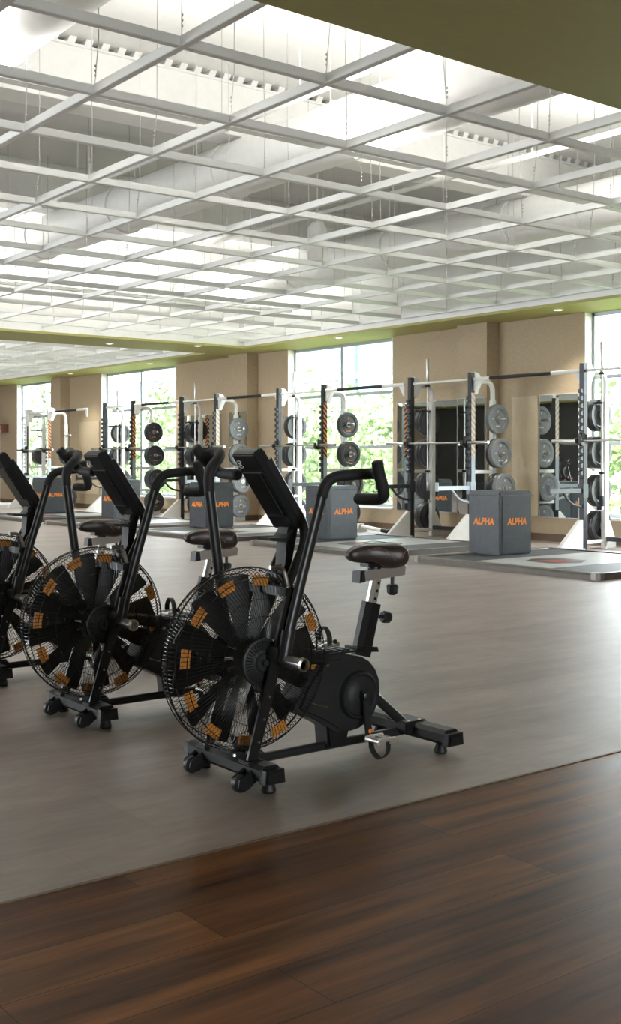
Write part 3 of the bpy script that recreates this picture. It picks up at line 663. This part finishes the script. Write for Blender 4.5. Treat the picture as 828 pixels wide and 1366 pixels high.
    for s in (-1, 1):
        sweep(bm, catmull([(0.577, s*.041, .835), (0.623, s*.055, .842), (0.654, s*.080, .825), (0.677, s*.096, .790)], 5), .0018, 5)
        sweep(bm, catmull([(0.754, s*.080, .846), (0.723, s*.112, .838), (0.700, s*.109, .80)], 5), .0018, 5)
        sweep(bm, catmull([(0.754, s*.05, .853), (0.685, s*.055, .861), (0.623, s*.03, .860), (0.577, s*.02, .859)], 5), .0015, 5)
    obj('stitching', bm, 'stitch', sd)
    bm = B(); sweep(bm, [(.645, 0, .752), (.650, 0, .79)], .028, 14); box(bm, .59, .70, -.03, .03, .762, .778, .003); obj('saddle_clamp', bm, 'black', t, 30)
    # cranks and pedals
    for s, ax, az, ex, ez in ((-1, .505, .262, .51, .105), (1, .505, .262, .54, .425)):
        bm = B(); sweep(bm, [(ax, s*.105, az+.02*(1 if ez < az else -1)), ((ax+ex)/2, s*.115, (az+ez)/2), (ex, s*.125, ez)], 1, sec=rsec(.032, .018, .3), up=(1, 0, 0)); lathe(bm, [(0, s*.085), (.018, s*.085), (.018, s*.122), (.010, s*.126), (0, s*.126)], 'y', 16, (ax, 0, az)); cr = obj('crank_arm', bm, 'gloss_black', t, 30)
        bm = B(); lathe(bm, [(0, s*.134), (.009, s*.133), (.010, s*.125)], 'y', 12, (ex, 0, ez+.02)); obj('crank_bolt', bm, 'print' if s < 0 else 'black', cr)
        bm = B(); box(bm, ex-.045, ex+.045, s*.150, s*.165, ez-.012, ez+.012, .003); box(bm, ex-.045, ex+.045, s*.225, s*.24, ez-.012, ez+.012, .003); cyl(bm, (ex, s*.12, ez), (ex, s*.24, ez), .010, 12)
        for q in (-1, 1): cyl(bm, (ex+q*.04, s*.155, ez), (ex+q*.04, s*.235, ez), .008, 8)
        obj('pedal', bm, 'chrome', cr, 30)
        bm = B(); dn = -1 if s < 0 else 1
        sweep(bm, catmull([(ex-.01, s*.15, ez), (ex-.01, s*.155, ez+dn*.045), (ex-.005, s*.195, ez+dn*.075), (ex, s*.235, ez+dn*.045), (ex, s*.24, ez)], 5), 1, sec=[(-.0125, -.0015), (.0125, -.0015), (.0125, .0015), (-.0125, .0015)], up=(1, 0, 0)); obj('pedal_strap', bm, 'foam', cr, 0)
    # fork
    for s in (-1, 1):
        bm = B(); y = s*.145
        sweep(bm, [(-.075, y, .085), (.042, y, .465)], 1, sec=rsec(.046, .026, .3), up=(1, 0, 0)); sweep(bm, [(.035, y, .43), (.118, y, .715)], 1, sec=rsec(.056, .036, .3), up=(1, 0, 0)); box(bm, -.11, -.03, y-.035, y+.035, .095, .108, .004)
        fk = obj('fork_leg', bm, 'black', t, 30)
        bm = B()
        for q in (.17, .25, .33, .53, .62): xx = -.075+(q-.085)*.307; lathe(bm, [(0, s*.006), (.004, s*.005), (.005, 0)], 'y', 8, (xx, y+s*(.014 if q < .45 else .019), q))
        obj('fork_screws', bm, 'steel', fk)
        bm = B(); lathe(bm, [(0, s*.13), (.038, s*.13), (.038, s*.165), (.026, s*.185), (0, s*.185)], 'y', 20, (.045, 0, .475)); obj('pivot_housing', bm, 'plastic', t)
        bm = B(); sweep(bm, [(.045, s*.19, .462), (.045, s*.30, .462)], .021, 18); lathe(bm, [(.023, s*.292), (.026, s*.295), (.026, s*.308), (.018, s*.312), (.013, s*.300), (0, s*.300)], 'y', 18, (.045, 0, .462)); obj('foot_peg', bm, 'steel', t)
    bm = B(); box(bm, .075, .155, -.16, .16, .69, .725, .006); obj('fork_bridge', bm, 'black', t, 30)
    bm = B(); prism(bm, [(-.02, .10), (.02, .10), (-.01, .16), (-.04, .16)], 'y', -.05, .05, .004); obj('cage_bracket', bm, 'black', t, 30)
    # handle levers: local path in the near lever's pose
    def lever(s, ang):
        ca, sa = math.cos(ang), math.sin(ang)
        def T(p): x, y, z = p; return (.045+x*ca-z*sa, s*(.185+y), .485+x*sa+z*ca)
        bm = B(); sec = [(c[0]*1.0, c[1]*.72) for c in [(math.cos(2*PI*k/14), math.sin(2*PI*k/14)) for k in range(14)]]
        low = [T(p) for p in [(0, 0, -.01), (.085, 0, .28), (.178, 0, .575)]]
        sweep(bm, low, .0215, sec=sec, up=(1, 0, 0)); box_c = T((.004, .0, .03))
        cyl(bm, T((-.004, 0, -.03)), T((.022, 0, .085)), .027, 12)
        lv = obj('handle_lever', bm, 'gloss_black', t, 40)
        bm = B(); path = catmull([T(p) for p in [(.178, 0, .575), (.198, 0, .622), (.232, .008, .650), (.29, .035, .660), (.332, .080, .664), (.338, .130, .664), (.308, .178, .664)]], 6)
        sweep(bm, path, .0215, 14); obj('lever_bend', bm, 'foam', lv, 60)
        bm = B(); path = catmull([T(p) for p in [(.296, .183, .712), (.302, .181, .69), (.312, .180, .655), (.330, .178, .610), (.343, .160, .577), (.345, .125, .568), (.342, .07, .567), (.338, .015, .567)]], 6)
        n = len(path); sweep(bm, path, [.018 if i in (0, n-1) else .0225 for i in range(n)], 14); obj('grip', bm, 'foam', lv, 60)
    lever(-1, 0.0); lever(1, math.radians(25.5))
    # fan: hub centre (0,0,.45)
    C0 = (0, 0, .45); NW = 132
    prof = [(.085, -.108), (.17, -.110), (.25, -.106), (.300, -.092), (.330, -.062), (.343, -.025), (.343, .025), (.330, .062), (.300, .092), (.25, .106), (.17, .110), (.085, .108)]
    bm = B()
    for i in range(NW):
        a0 = 2*PI*i/NW; pts = []
        for j, (r_, y_) in enumerate(prof):
            a = a0+.16*(r_-.085)/.26*(1 if y_ < 0 else -1)+(0 if y_ < 0 else .0)
            if y_ > 0: a = a0+.32-.16*(r_-.085)/.26
            pts.append((r_*math.cos(a), y_, .45+r_*math.sin(a)))
        sweep(bm, pts, .0012, 3, cap=False)
    for r_, y_, q in [(.17, -.111, .0016), (.235, -.108, .0016), (.312, -.088, .002), (.345, -.0, .0035), (.338, -.048, .002), (.338, .048, .002), (.312, .088, .002), (.235, .108, .0016), (.17, .111, .0016), (.087, -.108, .004), (.087, .108, .004)]:
        sweep(bm, [(r_*math.cos(2*PI*k/72), y_, .45+r_*math.sin(2*PI*k/72)) for k in range(72)], q, 5, closed=True, up=(0, 1, 0))
    obj('fan_cage', bm, 'wire', t, 60)
    bm = B()
    lathe(bm, [(0, .125), (.030, .125), (.036, .118), (.074, .112), (.080, .118), (.088, .116), (.090, .104), (0, .104)], 'y', 40, C0); obj('cage_hub', bm, 'plastic', t, 30)
    bm = B(); lathe(bm, [(0, -.125), (.030, -.125), (.036, -.118), (.074, -.112), (.080, -.118), (.088, -.116), (.090, -.104), (0, -.104)], 'y', 40, C0)
    for k in range(36):
        a = 2*PI*k/36; c, s_ = math.cos(a), math.sin(a)
        sweep(bm, [(.045*c, -.118, .45+.045*s_), (.074*c, -.118, .45+.074*s_)], .0022, 4)
    obj('cage_hub', bm, 'plastic', t, 30)
    bm = B(); lathe(bm, [(0, -.05), (.06, -.05), (.075, -.03), (.075, .03), (.06, .05), (0, .05)], 'y', 32, C0); cyl(bm, (0, -.14, .45), (0, .14, .45), .012, 10); obj('fan_rotor', bm, 'plastic', t, 30)
    bm = B(); sweep(bm, fillet([(.03, -.12, .80), (.09, -.12, .80), (.12, -.12, .70)], .04, 5), .009, 8); obj('cage_strap', bm, 'steel', t)
    for k in range(12):
        a = 2*PI*(k+.28)/12; e = Vector((math.cos(a), 0, math.sin(a))); q = Vector((-math.sin(a), 0, math.cos(a))); tl = math.radians(24)
        d = q*math.cos(tl)+Vector((0, 1, 0))*math.sin(tl); nn = e.cross(d).normalized()
        bm = B(); c0 = Vector(C0); st_ = [(.07, .018), (.16, .033), (.25, .046), (.305, .050), (.318, .045)]; rings = []
        for r_, hw in st_:
            ring = []
            for u_, v_ in ((-1, 0), (-.5, 1), (.5, 1), (1, 0), (.5, -1), (-.5, -1)):
                ring.append(bm.verts.new(c0+e*r_+d*(hw*u_)+nn*(.0035*v_+.012*(u_*u_-.5)*(r_/.3))))
            rings.append(ring)
        for A_, B_ in zip(rings, rings[1:]):
            for i in range(6): bm.faces.new((A_[i], A_[(i+1) % 6], B_[(i+1) % 6], B_[i]))
        bm.faces.new(rings[0]); bm.faces.new(rings[-1][::-1])
        bl = obj('fan_blade', bm, 'blade', t, 30)
        bm = B(); a2 = a+PI/12
        for rr0, rr1 in ((.280, .319),):
            ang = [a2-.115+.23*i/6 for i in range(7)]
            for i in range(6):
                vs = [bm.verts.new((r_*math.cos(x_), yy, .45+r_*math.sin(x_))) for yy in (-.055, -.051) for r_, x_ in ((rr0, ang[i]), (rr1, ang[i]), (rr1, ang[i+1]), (rr0, ang[i+1]))]
                for fidx in ((0, 1, 2, 3), (7, 6, 5, 4), (0, 4, 5, 1), (1, 5, 6, 2), (2, 6, 7, 3), (3, 7, 4, 0)): bm.faces.new([vs[j] for j in fidx])
        bmesh.ops.remove_doubles(bm, verts=bm.verts, dist=1e-5)
        obj('orange_tab', bm, 'orange', bl, 0)
    # console on two curved prongs
    ax = Vector((.195, 0, -.285)).normalized(); nr = Vector((.285, 0, .195)).normalized()   # down along the slab, outward normal to the rider
    top = Vector((.008, 0, 1.240)); hw = .073
    bm = B(); L_ = .36
    pr_ = [(0, -.022), (.004, -.030), (L_-.01, -.026), (L_, -.018), (L_, .012), (L_-.03, .020), (.02, .024), (0, .014)]
    def pt(l, n_, y_): v = top+ax*l+nr*n_; return (v.x, y_, v.z)
    A_ = [bm.verts.new(pt(l, n_, -hw)) for l, n_ in pr_]; B_ = [bm.verts.new(pt(l, n_, hw)) for l, n_ in pr_]
    bm.faces.new(A_); bm.faces.new(B_[::-1])
    for i in range(len(pr_)): bm.faces.new((A_[i], B_[i], B_[(i+1) % len(pr_)], A_[(i+1) % len(pr_)]))
    bmesh.ops.recalc_face_normals(bm, faces=bm.faces)
    bmesh.ops.bevel(bm, geom=bm.edges[:], offset=.006, segments=2, affect='EDGES', clamp_overlap=True)
    cs = obj('console', bm, 'console', t, 40)
    bm = B()
    vs = [bm.verts.new(pt(l, n_, y_)) for n_ in (.0235, .026) for l, y_ in ((.03, -.06), (.20, -.06), (.20, .06), (.03, .06))]
    for fidx in ((0, 1, 2, 3), (7, 6, 5, 4), (0, 4, 5, 1), (1, 5, 6, 2), (2, 6, 7, 3), (3, 7, 4, 0)): bm.faces.new([vs[j] for j in fidx])
    obj('display_screen', bm, 'gloss_black', cs, 0)
    bm = B()   # raised rear panel lines
    for (l0, l1, y0, y1, n_) in ((.085, .090, -.06, .06, -.031), (.29, .295, -.06, .06, -.030), (.09, .29, -.050, -.046, -.031)):
        vs = [bm.verts.new(pt(l, q_, y_)) for q_ in (n_-.002, n_+.004) for l, y_ in ((l0, y0), (l1, y0), (l1, y1), (l0, y1))]
        for fidx in ((0, 1, 2, 3), (7, 6, 5, 4), (0, 4, 5, 1), (1, 5, 6, 2), (2, 6, 7, 3), (3, 7, 4, 0)): bm.faces.new([vs[j] for j in fidx])
    obj('rear_rib', bm, 'gloss_black', cs, 0)
    bm = B(); cl, cy_ = .045, .044   # cross in a broken ring printed on the rear
    for a0, a1 in ((.5, 2.6), (3.6, 5.8)):
        sweep(bm, [pt(cl+.017*math.sin(a0+(a1-a0)*i/8), -.0325, cy_+.017*math.cos(a0+(a1-a0)*i/8)) for i in range(9)], .0016, 4)
    for q in (-1, 1): sweep(bm, [pt(cl-.008, -.0325, cy_-q*.008), pt(cl+.008, -.0325, cy_+q*.008)], .0022, 4)
    obj('printed_mark', bm, 'print_white', cs)
    for s in (-1, 1):
        bm = B(); y = s*.064
        pth = fillet([pt(.06, .020, y), (.258, y, .915), (.140, y, .700)], .09, 8)
        sweep(bm, pth, 1, sec=rsec(.040, .022, .3), up=(1, 0, .6)); obj('console_prong', bm, 'gloss_black', t, 40)
    bm = B(); prism(bm, [(.20, .975), (.225, .93), (.195, .80), (.155, .715), (.13, .73), (.165, .80), (.175, .93)], 'y', -.038, .038, .006); obj('neck_cover', bm, 'console', t, 30)
    bm = B(); prism(bm, [(.085, .905), (.088, .893), (.165, .885), (.225, .955), (.215, .965), (.160, .900)], 'y', -.045, .045, .002); obj('bracket_tray', bm, 'plastic', t, 0)
    bm = B(); sweep(bm, catmull([(.13, -.05, .80), (.10, -.06, .77), (.11, -.10, .72), (.125, -.125, .66)], 5), .005, 6); sweep(bm, catmull([(.15, .02, .77), (.11, .0, .74), (.10, -.06, .72)], 5), .005, 6); obj('cable', bm, 'black', t)
    return t
bike = make_bike()
BK = ['black fan exercise bike standing nearest, its whole frame and saddle in view', 'black fan exercise bike in the middle of the row of three', 'black fan exercise bike cut off by the left edge of the picture']
BP = [(2.47, 3.60), (2.475, 4.86), (2.50, 6.07)]
bike['label'] = BK[0]; bike.location = (*BP[0], 0)
for k in (1, 2): dup(bike, (*BP[k], 0), BK[k])

for k in range(5):
    dup(bike, (2.5, 16.2+1.24*k, 0), 'black fan exercise bike farther along the row, seen only reflected in the wall mirrors')
# ================================================================== OUTSIDE
bm = B(); box(bm, 14.0, 120, -60, 160, -4.2, -4.0); struct('ground', bm, 'grass')
def crown_mesh(seed, n=5200):
    r = random.Random(seed); bm = B(); lumps = [(Vector((r.uniform(-1.6, 1.6), r.uniform(-1.6, 1.6), r.uniform(-1.6, 1.9))), r.uniform(.9, 1.6)) for _ in range(12)]
    for i in range(n):
        c, rad = r.choice(lumps); d = Vector((r.gauss(0, 1), r.gauss(0, 1), r.gauss(0, 1))).normalized()
        p = c+d*rad*r.uniform(.75, 1.05); s = r.uniform(.07, .16)
        a = Vector((r.gauss(0, 1), r.gauss(0, 1), r.gauss(0, 1))).normalized(); b = a.cross(d).normalized() if abs(a.dot(d)) < .98 else Vector((1, 0, 0))
        v = [bm.verts.new(p+a*s), bm.verts.new(p+b*s*.6), bm.verts.new(p-a*s), bm.verts.new(p-b*s*.6)]; bm.faces.new(v)
    me = bpy.data.meshes.new('foliage'); bm.to_mesh(me); bm.free(); me.materials.append(M['tree_leaf']); return me
cm = [crown_mesh(1), crown_mesh(2), crown_mesh(3)]
bm = B(); sweep(bm, catmull([(0, 0, 0), (.05, .03, 1.6), (-.04, .05, 3.2), (.05, 0, 4.9)], 4), [.22-.012*i for i in range(13)], 10)
for dx, dy in ((.9, .3), (-.8, .5), (.1, -.9)): sweep(bm, [(0, 0, 2.9), (dx*.5, dy*.5, 3.8), (dx, dy, 5.0)], [.09, .06, .03], 7)
me = bpy.data.meshes.new('trunk'); bm.to_mesh(me); bm.free(); me.materials.append(M['bark'])
rt = random.Random(11)
spots = [(19.0, 11.0, .9, 'outside the right window, nearest the glass'), (23.5, 6.0, 1.0, 'outside the right window, beyond the frame edge'), (19.2, 17.8, .9, 'outside the middle window, right part'), (19.2, 23.4, .95, 'outside the middle window, left part'), (25.5, 20.8, 1.1, 'outside the middle window, farther back'), (25.0, 13.8, 1.1, 'outside the right window, farther back'),
         (19.2, 29.2, .9, 'outside the second window from the left, right part'), (19.4, 35.0, .95, 'outside the second window from the left, left part'), (25.6, 33.0, 1.15, 'outside the second window from the left, farther back'), (19.6, 41.6, 1.1, 'outside the leftmost window'), (27.0, 42.5, 1.35, 'outside the leftmost window, farther back')]
for i, (x, y, s, lab) in enumerate(spots):
    t = thing('tree', (x, y, -4.0), 'leafy green tree '+lab, 'tree', 'trees outside the windows', rt.uniform(0, 6)); t.scale = (s, s, s)
    o = bpy.data.objects.new('foliage', cm[i % 3]); COL.objects.link(o); o.parent = t; o.location = (0, 0, 4.6)
    o = bpy.data.objects.new('trunk', me); COL.objects.link(o); o.parent = t
t = thing('office_tower', (60, 68.4, -4), 'pale blue glass office tower far outside the middle window', 'building')
bm = B(); box(bm, -6, 6, -4, 4, 0, 40, .2); obj('tower_body', bm, 'tower', t, 0)
bm = B()
for k in range(13): box(bm, -6.1, 6.1, -4.1, 4.1, 3*k+2.2, 3*k+2.5)
obj('floor_bands', bm, 'concrete', t, 0)
t = thing('parking_garage', (44, 82, -4), 'pale open parking structure far outside the second window from the left', 'building')
bm = B()
for k in range(4): box(bm, -5, 5, -14, 14, 3*k+1.6, 3*k+2.9)
obj('parapet', bm, 'concrete', t, 0)
bm = B(); box(bm, -4.7, 4.7, -13.7, 13.7, 0, 12.2); obj('building_core', bm, 'tower', t, 0)
